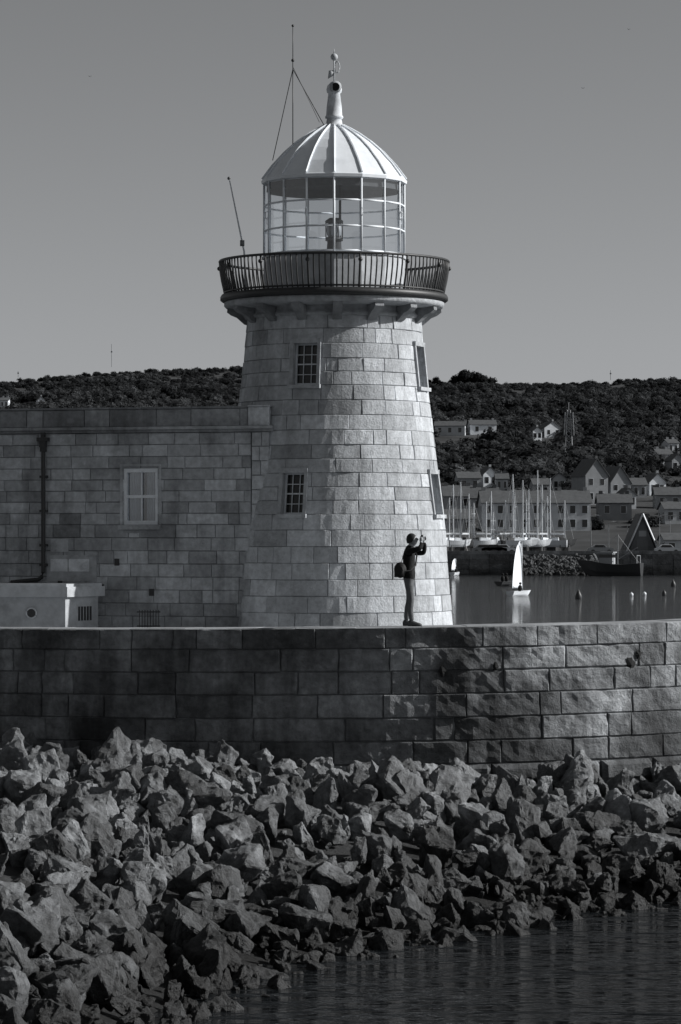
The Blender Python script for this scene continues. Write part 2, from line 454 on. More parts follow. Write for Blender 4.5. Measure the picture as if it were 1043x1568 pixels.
mb.tube([(LX+0.06+0.05*math.cos(a),LY,15.62+0.12*math.sin(a)) for a in np.linspace(0,2*math.pi,16,endpoint=False)],0.012,5,closed=True)
mb.add([(LX-0.01,LY,15.45),(LX-0.13,LY,15.38),(LX-0.11,LY,15.55),(LX-0.01,LY,15.56),(LX-0.01,LY+.012,15.45),(LX-0.13,LY+.012,15.38),(LX-0.11,LY+.012,15.55),(LX-0.01,LY+.012,15.56)],[(0,1,2,3),(7,6,5,4),(0,3,7,4),(1,0,4,5),(2,1,5,6),(3,2,6,7)])
obj('ventilator_and_vane',mb,M_white2,lh,True)
mb=MB(); mb.tube([(LX+0.03,LY-0.15,15.19),(LX+0.03,LY-0.204,15.19)],0.085,16); obj('ventilator_opening',mb,M_dark,lh)
mb=MB()
mb.lathe(c,[(0.30,11.0),(0.30,11.75),(0.16,11.78),(0.14,12.05)],20)
mb.lathe(c,[(0.18,12.05),(0.18,12.12)],20); mb.lathe(c,[(0.18,12.42),(0.19,12.46),(0.10,12.52)],20)
for k in range(6):
    a=k*math.pi/3; mb.tube([(LX+0.17*math.cos(a),LY+0.17*math.sin(a),12.1),(LX+0.17*math.cos(a),LY+0.17*math.sin(a),12.44)],0.012,5)
mb.tube([(LX+0.12,LY+0.3,13.3),(LX+0.12,LY+0.3,11.7)],0.03,6)
obj('lamp_frame',mb,M_iron,lh,True)
mb=MB(); mb.lathe(c,[(0.10,12.1),(0.15,12.18),(0.16,12.27),(0.15,12.36),(0.10,12.44)],20); obj('lamp_lens',mb,M_grey,lh,True)
mb=MB()
ax=LX-0.846; ay=LY-0.2
mb.tube([(ax,ay,13.8),(ax,ay,15.73)],0.011,6); mb.tube([(ax,ay,15.73),(ax,ay,16.44)],0.009,6)
mb.ball((ax,ay,15.73),0.034); mb.ball((ax,ay,16.44),0.028)
mb.tube([(ax,ay,15.55),(LX-1.26,LY-0.2,13.68)],0.008,4); mb.tube([(ax,ay,15.55),(LX-0.2,LY-0.1,14.4)],0.008,4)
mb.tube([(ax,ay,15.6),(LX-0.3,LY-0.3,14.45)],0.005,4)
obj('lightning_aerial',mb,M_iron,lh,True)
mb=MB()
mb.tube([(LX-1.80,LY-0.6,11.0),(LX-1.83,LY-0.6,11.77),(LX-2.13,LY-0.6,13.24)],[0.026,0.022,0.014],6,2.2); mb.ball((LX-2.14,LY-0.6,13.27),0.035,0.3); mb.box((LX-1.87,LY-0.6,11.95),(0.09,0.05,0.12),0,0.6)
obj('whip_aerial',mb,M_grey,lh,True)

# ------------------------------------------------------------ keeper's building
A=Vector((-1.45,64.35)); th=math.radians(16); ud=Vector((-math.cos(th),math.sin(th))); nd=Vector((-math.sin(th),-math.cos(th)))
kb=group('lighthouse_keepers_building',(-4,66,4))
def fb(u,z,d): q=A+ud*u+nd*d; return (q.x,q.y,z)
def u_px(px): return min(np.linspace(-1,16,3400),key=lambda u:abs(CX+fb(u,0,0)[0]*F/fb(u,0,0)[1]-px))
BL=14.0
bz=[8.08,7.84,7.60,7.36,7.13,6.905,6.68,6.45,6.22]
while bz[-1]>4.1: bz.append(bz[-1]-0.265)
bz=bz[::-1]
wu0,wu1=float(u_px(241)),float(u_px(190))
bops=[(wu0,wu1,6.22,7.36)]
mb=MB();mbm=MB()
qz=[8.08-0.29*k for k in range(15)][::-1]
blocks(mb,mbm,fb,0.36,BL,bz,(0.38,0.88),gap=0.004,bev=0.010,depth=0.06,openings=bops,seg=0.3,amp=0.008,freq=6,dj=0.008,vr=(0.74,1.18),vseg=1)
def fbq(u,z,d): return fb(u,z,d+0.02)
blocks(mb,mbm,fbq,-0.02,0.345,qz,(0.36,0.37),gap=0.005,bev=0.012,depth=0.08,seg=0.12,dj=0.004,vr=(0.9,1.15))
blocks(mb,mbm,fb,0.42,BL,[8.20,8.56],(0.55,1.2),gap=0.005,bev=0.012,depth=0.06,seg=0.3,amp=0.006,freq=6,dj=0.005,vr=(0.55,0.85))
def fbp(u,z,d): return fb(u,z,d+0.05)
blocks(mb,mbm,fbp,-0.03,0.41,[8.20,8.58],(0.44,0.45),gap=0.003,bev=0.012,depth=0.1,seg=0.12,dj=0.0,vr=(1.15,1.2))
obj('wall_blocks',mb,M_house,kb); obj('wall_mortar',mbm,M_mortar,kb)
mb=MB()
def slab(u0,u1,z0,z1,d0,d1,val=1.0):
    a=Vector(fb(u0,z0,d0)); mb.obox(a,Vector(fb(u1,z0,d0))-a,Vector(fb(u0,z0,d1))-a,(0,0,z1-z0),val)
u=-0.10
while u<BL:
    e=min(u+RNG.uniform(0.9,1.3),BL); v=RNG.uniform(0.6,0.85)
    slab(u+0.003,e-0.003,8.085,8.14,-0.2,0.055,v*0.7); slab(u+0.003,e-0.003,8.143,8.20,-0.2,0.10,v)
    u=e
u=0.42
while u<BL:
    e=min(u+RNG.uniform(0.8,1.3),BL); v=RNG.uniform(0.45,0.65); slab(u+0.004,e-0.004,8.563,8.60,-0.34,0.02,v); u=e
slab(-0.03,0.41,8.584,8.61,-0.4,0.07,1.1)
slab(-0.02,BL,8.2,8.555,-0.33,-0.07,0.9)
slab(0.0,0.3,4.0,8.2,-4.2,-0.10,0.95); slab(BL-0.3,BL,4.0,8.5,-4.2,-0.10,0.95); slab(0.3,BL-0.3,4.0,8.2,-4.2,-3.9,0.95)
slab(0.3,BL-0.3,8.0,8.3,-3.9,-0.35,0.7); slab(0.0,0.3,8.2,8.55,-4.2,-0.34,0.95)
obj('trim_and_body',mb,M_house,kb)
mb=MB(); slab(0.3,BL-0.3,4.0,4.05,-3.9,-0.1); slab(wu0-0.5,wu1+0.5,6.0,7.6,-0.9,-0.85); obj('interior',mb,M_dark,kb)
mb=MB()
slab(wu0-0.03,wu0+0.05,6.22,7.36,-0.16,-0.02); slab(wu1-0.05,wu1+0.03,6.22,7.36,-0.16,-0.02)
slab(wu0+0.05,wu1-0.05,7.28,7.36,-0.16,-0.022); slab(wu0+0.05,wu1-0.05,6.22,6.30,-0.16,-0.022)
um=(wu0+wu1)/2
slab(wu0+0.05,wu1-0.05,6.76,6.82,-0.13,-0.05)
slab(um-0.01,um+0.01,6.30,7.28,-0.12,-0.06)
obj('window_frame',mb,mat('window_paint_white',0.8,0.6,(8,0.1)),kb)
mb=MB(); slab(wu0+0.04,wu1-0.04,6.28,7.3,-0.115,-0.11); obj('window_glass',mb,M_glass,kb)
mb=MB()
for (a,b_) in ((wu0+0.02,um-0.06),(um+0.03,wu1-0.02)):
    n=16; vv=[]
    for i in range(n+1):
        u=a+(b_-a)*i/n; d=-0.2+0.02*math.sin(i*1.9)
        vv+=[fb(u,6.2,d),fb(u,7.36,d)]
    mb.add(vv,[(2*i,2*i+2,2*i+3,2*i+1) for i in range(n)])
obj('curtains',mb,M_curtain,kb)
mb=MB(); slab(wu0-0.08,wu1+0.1,6.12,6.215,-0.12,0.10,0.8); slab(wu0-0.005,wu1+0.005,6.05,6.11,-0.05,0.02,0.6)
for a in (wu0-0.085,wu1+0.031): slab(a,a+0.052,6.22,7.40,-0.05,0.016,1.0)
slab(wu0-0.085,wu1+0.085,7.403,7.45,-0.05,0.018,1.0)
obj('window_sill',mb,M_house,kb)
mb=MB()
up_=float(u_px(69)); 
q=lambda u,z,d:fb(u,z,d)
mb.tube([q(up_,7.75,0.09),q(up_,5.25,0.09),q(up_+0.03,5.16,0.09),q(up_+0.1,5.10,0.1),q(up_+0.7,5.04,0.1)],0.045,10)
mb.box(q(up_,7.86,0.10),(0.13,0.13,0.12),-th); mb.box(q(up_,7.96,0.10),(0.22,0.18,0.08),-th); mb.box(q(up_,7.76,0.09),(0.11,0.11,0.1),-th)
mb.box(q(up_,8.04,0.10),(0.07,0.1,0.12),-th)
for z in (7.2,6.5,5.8,5.4): mb.box(q(up_,z,0.06),(0.15,0.12,0.05),-th)
mb.tube([q(up_+0.2,5.02,0.06),q(up_-1.3,4.99,0.06)],0.02,6)
obj('drainpipe',mb,M_iron,kb)
mb=MB()
for px0,px1,y0,y1,v in ((78,105,825,845,0.75),(78,104,856,875,1.25),(106,137,856,875,1.35),(72,148,850,890,0.75)):
    a,b_=float(u_px(px1)),float(u_px(px0)); d=0.022 if v>1 else 0.018
    D=65.6; slab(a,b_,zt(y1,D),zt(y0,D),-0.02,d,v)
obj('painted_out_patches',mb,M_patch,kb)
mb=MB()
for px,py in ((183,866),(236,912),(96,900)):
    u=float(u_px(px)); slab(u,u+0.1,zt(py,65.3),zt(py,65.3)+0.14 ,-0.02,0.02)
obj('wall_vents',mb,M_iron,kb)

rl=group('low_iron_railing',(-3.6,63.9,4))
mb=MB()
for k in range(8):
    x=-4.0+k*0.055; mb.tube([(x,63.9,3.98),(x,63.9,4.52)],0.009,5)
mb.tube([(-4.05,63.9,4.48),(-3.58,63.9,4.48)],0.012,5); mb.tube([(-4.05,63.9,4.2),(-3.58,63.9,4.2)],0.012,5)
obj('bars',mb,M_iron,rl)
lk=group('white_storage_locker',(-6.0,64.3,4))
c0=Vector((-5.46,63.75,3.98))
e1=Vector((-math.cos(math.radians(6)),math.sin(math.radians(6)),0)); e2=Vector((math.cos(math.radians(60)),math.sin(math.radians(60)),0))
mb=MB(); 
mb.obox(c0,e1*2.6,e2*1.15,(0,0,0.80),0.85)
for o_,h0,h1 in ((0.09,0.80,1.0),(0.05,1.0,1.06)):
    mb.obox(c0-e1*o_-e2*o_+Vector((0,0,h0)),e1*(2.6+2*o_),e2*(1.15+2*o_),(0,0,h1-h0+0.001),1.0)
obj('body',mb,M_white2,lk)
mb=MB()
nn=Vector((-e1.y,e1.x,0)); nn=nn if nn.y<0 else -nn
ct=c0+e1*0.68+Vector((0,0,0.48)); mb.tube([ct+nn*0.035,ct-nn*0.02],0.09,16)
n2=Vector((e2.y,-e2.x,0))
for k in range(5):
    o=c0+e2*(0.45+0.1*k)+Vector((0,0,0.32)); mb.obox(o-n2*0.01,e2*0.05,n2*0.025,(0,0,0.28))
obj('vents',mb,M_iron,lk)
mb=MB(); mb.tube([ct+nn*0.03+ (e1*math.cos(a)+Vector((0,0,1))*math.sin(a))*0.1 for a in np.linspace(0,2*math.pi,20,endpoint=False)],0.018,6,closed=True); obj('vent_collar',mb,M_white2,lk)

# ------------------------------------------------------------ person
sp_=s_at_px(627); ppx=fpier(sp_,0,-0.55); pr=Vector((ppx[0],ppx[1],ztop(ppx[0])+0.008))
person=group('photographer_person',pr)
def skinbody():
    V=[];E=[];Rd=[]
    def v(p,r): V.append(p);Rd.append(r);return len(V)-1
    pel=v((0,0,.92),(.125,.15)); sp=v((0.0,0,1.08),(.115,.14)); ch=v((-0.01,0,1.27),(.125,.165)); nb_=v((0.0,0,1.41),(.07,.10)); nk=v((0.03,0,1.48),(.05,.05)); hd=v((0.045,0,1.53),(.05,.05))
    E+= [(pel,sp),(sp,ch),(ch,nb_),(nb_,nk),(nk,hd)]
    for s in (-1,1):
        fx=0.07 if s<0 else -0.07
        h=v((0.0,.085*s,.84),(.095,.09)); k=v((0.02+fx*.5,.10*s,.48),(.062,.062)); kk=v((fx*.7-0.01,.105*s,.30),(.058,.058)); a=v((fx,.11*s,.09),(.048,.048))
        E+=[(pel,h),(h,k),(k,kk),(kk,a)]
        s1=v((0.0,.175*s,1.36),(.065,.065)); el=v((0.24,.215*s,1.43 if s<0 else 1.34),(.052,.052)); m_=v((0.26,.15*s,1.50),(.042,.042)); w=v((0.235,.075*s,1.555),(.03,.03))
        E+=[(nb_,s1),(s1,el),(el,m_),(m_,w)]
    me=bpy.data.meshes.new('b'); me.from_pydata(V,E,[]); o=bpy.data.objects.new('b',me); scene.collection.objects.link(o)
    md=o.modifiers.new('s','SKIN'); md.use_smooth_shade=True
    for i,r in enumerate(Rd):
        me.skin_vertices[0].data[i].radius=r
    me.skin_vertices[0].data[0].use_root=True
    sb=o.modifiers.new('ss','SUBSURF'); sb.levels=2; sb.render_levels=2
    dg=bpy.context.evaluated_depsgraph_get(); dg.update()
    m2=bpy.data.meshes.new_from_object(o.evaluated_get(dg)); bpy.data.objects.remove(o)
    return m2
yaw=math.radians(-12)
bm_=skinbody(); bm_.name='body'
for m in (M_jacket,M_jeans,M_skin): bm_.materials.append(m)
for p in bm_.polygons:
    c_=p.center
    if c_.z<0.86: p.material_index=1
    elif c_.z>1.465 and abs(c_.y)<0.06 and c_.x<0.12: p.material_index=2
    elif c_.z>1.54 and c_.x>0.12: p.material_index=2
    else: p.material_index=0
    p.use_smooth=True
at=bm_.attributes.new('bv','FLOAT','FACE'); at.data.foreach_set('value',[1.0]*len(bm_.polygons))
for v in bm_.vertices:
    if 0.84<v.co.z<1.0: v.co.x*=1.08; v.co.y*=1.06
bo=bpy.data.objects.new('body',bm_); scene.collection.objects.link(bo)
PM=Matrix.Translation(pr)@Matrix.Rotation(yaw,4,'Z')
bm_.transform(PM); bo.parent=person; bo.matrix_parent_inverse=Matrix.Translation(-pr)
def pobj(name,mb,m,smooth=True):
    mb.v=[tuple(PM@Vector(p)) for p in mb.v]; return obj(name,mb,m,person,smooth)
hc=Vector((0.055,0,1.585)); tilt=Matrix.Rotation(math.radians(-14),4,'Y')
def hp(p): return hc+ (tilt@Vector(p))
mb=MB(); vv=[];fs=[]
seg,rings=20,16
for i in range(rings+1):
    t=math.pi*i/rings
    for k in range(seg):
        a=2*math.pi*k/seg; z=math.cos(t); s=math.sin(t)
        x=s*math.cos(a)*0.094; y=s*math.sin(a)*0.074; zz=z*0.115
        if zz<-0.02: x*=1-0.25*(-zz-0.02)/0.1; y*=1-0.3*(-zz-0.02)/0.1; x+=0.012
        if abs(y)<0.018 and x>0.05 and -0.035<zz<0.01: x+=0.018*(1-abs(y)/0.018)
        if x>0.06 and 0.005<zz<0.025 and 0.015<abs(y)<0.045: x-=0.006
        vv.append(hp((x,y,zz)))
for i in range(rings):
    for k in range(seg):
        l=(k+1)%seg; fs.append((i*seg+k,(i+1)*seg+k,(i+1)*seg+l,i*seg+l))
mb.add(vv,fs)
mb.ball(hp((0.10,0,-0.022)),0.014,1,8,6,(1.1,.8,1.2))
for s in (-1,1): mb.ball(hp((-0.005,0.076*s,-0.005)),0.02,1,8,6,(.8,.35,1.5))
pobj('head',mb,M_skin)
mb=MB()
for s in (-1,1): mb.ball(hp((0.078,0.028*s,0.008)),0.009)
mb.ball(hp((0.083,0,-0.058)),0.014,1,8,6,(.5,1.3,.3)); pobj('eyes_and_mouth',mb,M_hair)
mb=MB(); vv=[];fs=[]
for i in range(11):
    t=math.pi*0.62*i/10
    for k in range(seg):
        a=2*math.pi*k/seg; front=max(0,math.cos(a))
        tt=t*(1-0.42*front)
        rr=1.06+0.03*noise.noise(Vector((k,i,3)))
        vv.append(hp((math.sin(tt)*math.cos(a)*0.098*rr-0.006,math.sin(tt)*math.sin(a)*0.079*rr,math.cos(tt)*0.119*rr)))
for i in range(10):
    for k in range(seg):
        l=(k+1)%seg; fs.append((i*seg+k,(i+1)*seg+k,(i+1)*seg+l,i*seg+l))
mb.add(vv,fs); pobj('hair',mb,M_hair)
mb=MB(); mb.box((0.245,0,1.61),(0.055,0.13,0.085)); mb.tube([(0.27,0,1.61),(0.31,0,1.62)],[0.036,0.034],14); mb.box((0.24,0,1.662),(0.035,0.05,0.03)); pobj('camera',mb,M_bag,False)
mb=MB()
for s in (-1,1):
    mb.tube([(0.235,.078*s,1.55),(0.238,.082*s,1.575),(0.242,.080*s,1.61),(0.248,.076*s,1.635)],[.027,.034,.034,.022],8)
    for j,(z,L_) in enumerate(((1.638,.9),(1.616,1.0),(1.595,.95),(1.576,.75))):
        mb.tube([(0.25,.080*s,z),(0.278,.076*s,z+.003),(0.290,(.076-.028*L_)*s,z+.004),(0.282,(.07-.045*L_)*s,z+.003)],[.0095,.009,.0085,.006],6)
    mb.tube([(0.232,.075*s,1.575),(0.210,.060*s,1.59),(0.208,.035*s,1.602)],[.012,.011,.008],6)
pobj('hands',mb,M_skin)
mb=MB()
for s in (-1,1):
    fx=0.07 if s<0 else -0.07
    vv=[];n=10
    secs=[(-.07,.032,.0,.075),(-.05,.045,.0,.105),(0,.048,0,.11),(.05,.046,0,.085),(.11,.05,0,.065),(.16,.044,0,.05),(.185,.02,0,.035)]
    for (x,w,z0,h) in secs:
        for k in range(n):
            a=2*math.pi*k/n; vv.append((fx+x,.11*s+w*math.cos(a),max(0.0,h/2+h/2*math.sin(a)*1.15)))
    fs=[]
    for i in range(len(secs)-1):
        for k in range(n):
            l=(k+1)%n; fs.append((i*n+k,i*n+l,(i+1)*n+l,(i+1)*n+k))
    fs+= [tuple(range(n))[::-1],tuple((len(secs)-1)*n+k for k in range(n))]
    mb.add(vv,fs)
pobj('shoes',mb,M_shoe)
mb=MB()
mb.ball((-0.14,-0.14,1.03),0.14,1,14,10,(0.85,0.6,1.05)); mb.box((-0.15,-0.15,1.0),(0.18,0.12,0.2))
mb.tube([(-0.14,-0.16,1.12),(-0.08,-0.17,1.28),(0.0,-0.10,1.45),(0.05,0.06,1.43),(0.12,0.12,1.3),(0.12,0.0,1.12),(0.05,-0.15,1.02),(-0.08,-0.18,1.0)],0.016,6,closed=True)
pobj('shoulder_bag',mb,M_bag)

# ------------------------------------------------------------ rocks
def rock_proto(rng,npts=15):
    bm=bmesh.new()
    for _ in range(npts):
        d=Vector((rng.gauss(0,1),rng.gauss(0,1),rng.gauss(0,1))).normalized()*rng.uniform(0.7,1.1)
        bm.verts.new((d.x*1.05,d.y*0.85,d.z*0.70))
    bmesh.ops.convex_hull(bm,input=bm.verts)
    for v in [v for v in bm.verts if not v.link_faces]: bm.verts.remove(v)
    bmesh.ops.dissolve_limit(bm,angle_limit=0.28,verts=bm.verts,edges=bm.edges)
    bmesh.ops.bevel(bm,geom=list(bm.edges),offset=0.03,segments=1,affect='EDGES',clamp_overlap=True)
    bmesh.ops.triangulate(bm,faces=bm.faces)
    for it in range(4):
        long=[e for e in bm.edges if e.calc_length()>0.17]
        if not long: break
        bmesh.ops.subdivide_edges(bm,edges=long,cuts=1); bmesh.ops.triangulate(bm,faces=bm.faces)
    off=Vector((rng.uniform(0,90),0,0))
    bm.normal_update()
    for v in bm.verts:
        c1=noise.fractal(v.co*1.8+off,0.7,2.2,4)
        r2=abs(noise.noise(v.co*3.2+off))
        v.co+=v.normal*(0.11*c1+0.06*(0.35-r2)) 
    bmesh.ops.triangulate(bm,faces=bm.faces)
    bm.verts.index_update()
    V=np.array([v.co[:] for v in bm.verts]);T=np.array([[v.index for v in f.verts] for f in bm.faces]); bm.free()
    return V,T,np.ones(len(T))
rr=random.Random(11)
RP=[rock_proto(rr,npts=rr.choice((9,11,13,16))) for _ in range(30)]
SH=[(-2.5,10),(-2.3,34),(-1.85,39.5),(-0.7,43.4),(1.7,47.6),(3.5,49.6),(5.4,51.6),(9,53.5),(13,58),(16,66),(17,80)]
def sdist(x,y):
    best=1e9;sg=1
    for (a,b) in zip(SH[:-1],SH[1:]):
        ex,ey=b[0]-a[0],b[1]-a[1]; t=((x-a[0])*ex+(y-a[1])*ey)/(ex*ex+ey*ey); t=max(0,min(1,t))
        dx,dy=x-(a[0]+ex*t),y-(a[1]+ey*t); d=math.hypot(dx,dy)
        if d<best: best=d; sg=1 if (ex*dy-ey*dx)>0 else -1
    return best*sg
def gz(x,y):
    d=sdist(x,y)
    k=0.26
    if y<44: k=0.26+0.22*min(1,(44-y)/5)
    z=-0.18+k*d if d>0 else -0.18+0.35*d
    cap=1.72-0.32*max(0,min(1,(x+3)/6.0))
    return max(-2.0,min(cap,z))
def in_pier(x,y):
    c=False; n=len(OUT); j=n-1
    for i in range(n):
        xi,yi=OUT[i]; xj,yj=OUT[j]
        if (yi>y)!=(yj>y) and x<(xj-xi)*(y-yi)/(yj-yi)+xi: c=not c
        j=i
    return c
places=[]
def rotm(rng): return np.array(Euler((rng.uniform(0,6.3),rng.uniform(0,6.3),rng.uniform(0,6.3))).to_matrix())
def scatter(sp,rmin,rmax,cond,lift,prob=1.0,vr=(0.45,1.5)):
    y=27.0
    while y<72:
        x=-0.106*y-2.5 
        while x<0.106*y+4.5:
            xx=x+rr.uniform(-.45,.45)*sp; yy=y+rr.uniform(-.45,.45)*sp; x+=sp
            if rr.random()>prob: continue
            d=sdist(xx,yy)
            if not cond(xx,yy,d) or in_pier(xx,yy+0.35): continue
            r=rmin+(rmax-rmin)*rr.random()**1.8
            M=rotm(rr)*r
            M=np.diag([rr.uniform(.85,1.1),1,rr.uniform(0.8,1.1)])@M
            val=rr.uniform(*vr)
            places.append((rr.randrange(len(RP)),M,(xx,yy,gz(xx,yy)+lift*r),val))
        y+=sp
scatter(0.58,0.24,0.46,lambda x,y,d:d>-0.2,0.15)
scatter(0.88,0.38,0.60,lambda x,y,d:d>0.9,0.42,0.65)
scatter(1.5,0.50,0.68,lambda x,y,d:d>1.0 and y<46,0.45,0.45,(0.7,1.3))
scatter(2.4,0.50,0.66,lambda x,y,d:d>1.5 and 46<=y<56,0.50,0.5)
scatter(0.36,0.08,0.24,lambda x,y,d:-1.0<d<2.2,0.25,0.9,(0.4,0.9))
scatter(0.5,0.10,0.24,lambda x,y,d:d>1,1.3,0.3)
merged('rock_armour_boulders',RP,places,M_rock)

# ------------------------------------------------------------ sea and sea bed
mb=MB()
nx,ny=40,60
xs=np.linspace(-16,22,nx); ys=np.linspace(5,78,ny)
vv=[(x,y,gz(x,y)-0.12) for y in ys for x in xs]
mb.add(vv,[(j*nx+i,j*nx+i+1,(j+1)*nx+i+1,(j+1)*nx+i) for j in range(ny-1) for i in range(nx-1)],0.4)
obj('shore_ground',mb,M_rock)
mb=MB(); mb.add([(-3000,-300,0),(3000,-300,0),(3000,6000,0),(-3000,6000,0)],[(0,1,2,3)]); obj('sea_water',mb,M_water)

# ------------------------------------------------------------ far shore terrain
PD=[492,535,580,640,700,800,950,1150,1350,1500,1700,2600]; PZ=[3,3.2,7,11,16,24,36,52,66,77,72,5]
SKX=[-300,0,60,120,200,370,500,660,720,850,930,1043,1300]; SKY=[578,576,573,568,560,556,566,580,578,580,579,573,575]
def tz_(x,D):
    z=float(np.interp(D,PD,PZ)); px=CX+x*F/D
    rz=6+(820-float(np.interp(px,SKX,SKY)))*1500/F-3.5
    k=max(0,min(1,(D-850)/650)); k=k*k*(3-2*k)
    z*= (1-k)+k*rz/77
    if D>600: z+=1.5*noise.noise(Vector((x*0.02,D*0.012,0)))
    return z
def D_for(py,px):
    best=None
    for D in np.arange(540,1480,4.0):
        x=(px-CX)*D/F; y=820-(tz_(x,D)-6)*F/D
        if best is None or abs(y-py)<best[0]: best=(abs(y-py),D)
    return float(best[1])
mb=MB()
Ds=list(np.arange(492,600,9))+list(np.arange(600,1700,22))+list(np.arange(1700,2650,120)); xs=list(np.linspace(-420,420,85))
vv=[(x,D,tz_(x,D)) for D in Ds for x in xs]; n=len(xs)
mb.add(vv,[(j*n+i,j*n+i+1,(j+1)*n+i+1,(j+1)*n+i) for j in range(len(Ds)-1) for i in range(n-1)])
obj('hillside_terrain',mb,M_hill)
qy=group('harbour_quay',(40,492,0)); mb=MB()
x=-60.0
while x<110:
    w=RNG.uniform(2.5,4.5)
    for k in range(4): mb.box((x+w/2,491.4-0.12*(3-k)+RNG.uniform(-.05,.05),0.4+0.8*k-0.0),(w-0.05,1.2,0.76),0,RNG.uniform(0.7,1.3))
    x+=w
mb.box((25,491.5,3.4),(170,1.4,0.5),0,1.5)
obj('quay_wall',mb,M_quay,qy)
pl=[]
for _ in range(420):
    px=rr.uniform(798,912); D=rr.uniform(485,490.5); t=(D-485)/5.5
    pl.append((rr.randrange(28),rotm(rr)*rr.uniform(0.4,0.9),((px-CX)*D/F,D,t*2.9-0.2),rr.uniform(0.6,1.3)))
merged('breakwater_boulders',RP,pl,M_qrock)

# ------------------------------------------------------------ trees (mass)
def tree_proto(rng,nl=300):
    V=[];T=[];B=[]
    lobes=[]
    for _ in range(rng.randint(7,10)):
        a=rng.uniform(0,6.28); r=rng.uniform(0.1,0.7); lobes.append((r*math.cos(a),r*math.sin(a),rng.uniform(0.5,1.1)-0.25*r,rng.uniform(0.28,0.42)))
    for i in range(nl):
        l=rng.choice(lobes); d=Vector((rng.gauss(0,1),rng.gauss(0,1),abs(rng.gauss(0,1))*1.0-0.3)).normalized(); q=rng.uniform(0.8,1.1)
        c=Vector(l[:3])+d*l[3]*q
        s=rng.uniform(0.05,0.11)
        nrm=(d+Vector((rng.gauss(0,1),rng.gauss(0,1),rng.gauss(0,1)))*0.22).normalized()
        t1=(nrm.cross(Vector((rng.gauss(0,1),rng.gauss(0,1),rng.gauss(0,1))))).normalized(); t2=nrm.cross(t1)
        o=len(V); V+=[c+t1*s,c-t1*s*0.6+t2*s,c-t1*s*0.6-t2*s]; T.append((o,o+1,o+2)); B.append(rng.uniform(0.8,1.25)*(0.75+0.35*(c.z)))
    for l in lobes:
        o=len(V)
        for dx,dy,dz in ((1,0,0),(-1,0,0),(0,1,0),(0,-1,0),(0,0,1),(0,0,-1)):
            V.append(Vector(l[:3])+Vector((dx,dy,dz))*l[3]*0.8)
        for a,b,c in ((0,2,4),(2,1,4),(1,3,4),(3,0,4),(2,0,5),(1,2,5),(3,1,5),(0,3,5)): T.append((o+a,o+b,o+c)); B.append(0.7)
    o=len(V)
    for z,r in ((0,0.06),(0.7,0.035)):
        for k in range(4): V.append(Vector((r*math.cos(k*1.57),r*math.sin(k*1.57),z)))
    for k in range(4):
        l=(k+1)%4; T+=[(o+k,o+l,o+4+l),(o+k,o+4+l,o+4+k)]; B+=[0.8,0.8]
    return np.array([v[:] for v in V]),np.array(T),np.array(B)
rt=random.Random(5)
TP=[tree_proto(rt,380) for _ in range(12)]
HS=[]
def house_spot(px,py,hwpx): D=D_for(py,px); HS.append((px,hwpx,D)); return D
houses=[
 (738,664,40,9,6,1.5,False,0.1),(690,666,46,7,6,0.9,False,-0.1),(841,670,28,11,8,1.1,True,0.3),(819,674,14,8,5,1.6,True,0.2),
 (746,744,22,14,9,1.7,True,0.2),(768,752,18,10,7,0.7,False,0),(716,750,34,9,8,0.7,False,0.1),(1001,757,26,16,11,1.5,True,0.2),
 (1013,712,22,10,7,1.0,False,0.2),(1034,722,22,10,8,0.7,True,0.2),(975,762,22,10,9,0.6,False,0.1),
 (1022,778,40,12,10,0.5,False,0),(855,752,20,9,7,0.7,True,0),(700,780,44,16,13,0.6,False,0.05),(742,784,40,16,13,0.7,False,-0.05),
 (940,792,50,12,11,0.45,False,0.0),(1030,798,34,12,9,0.8,False,0.1),
 (8,625,12,5,4,1.5,False,0),(62,624,10,5,4,1.4,True,0.2),(1062,740,30,12,9,1.0,False,0.1),
 (826,762,24,10,8,0.6,False,0.1),(1026,694,16,7,5,1.1,False,0.2),(958,778,22,10,8,1.0,True,0.15)]
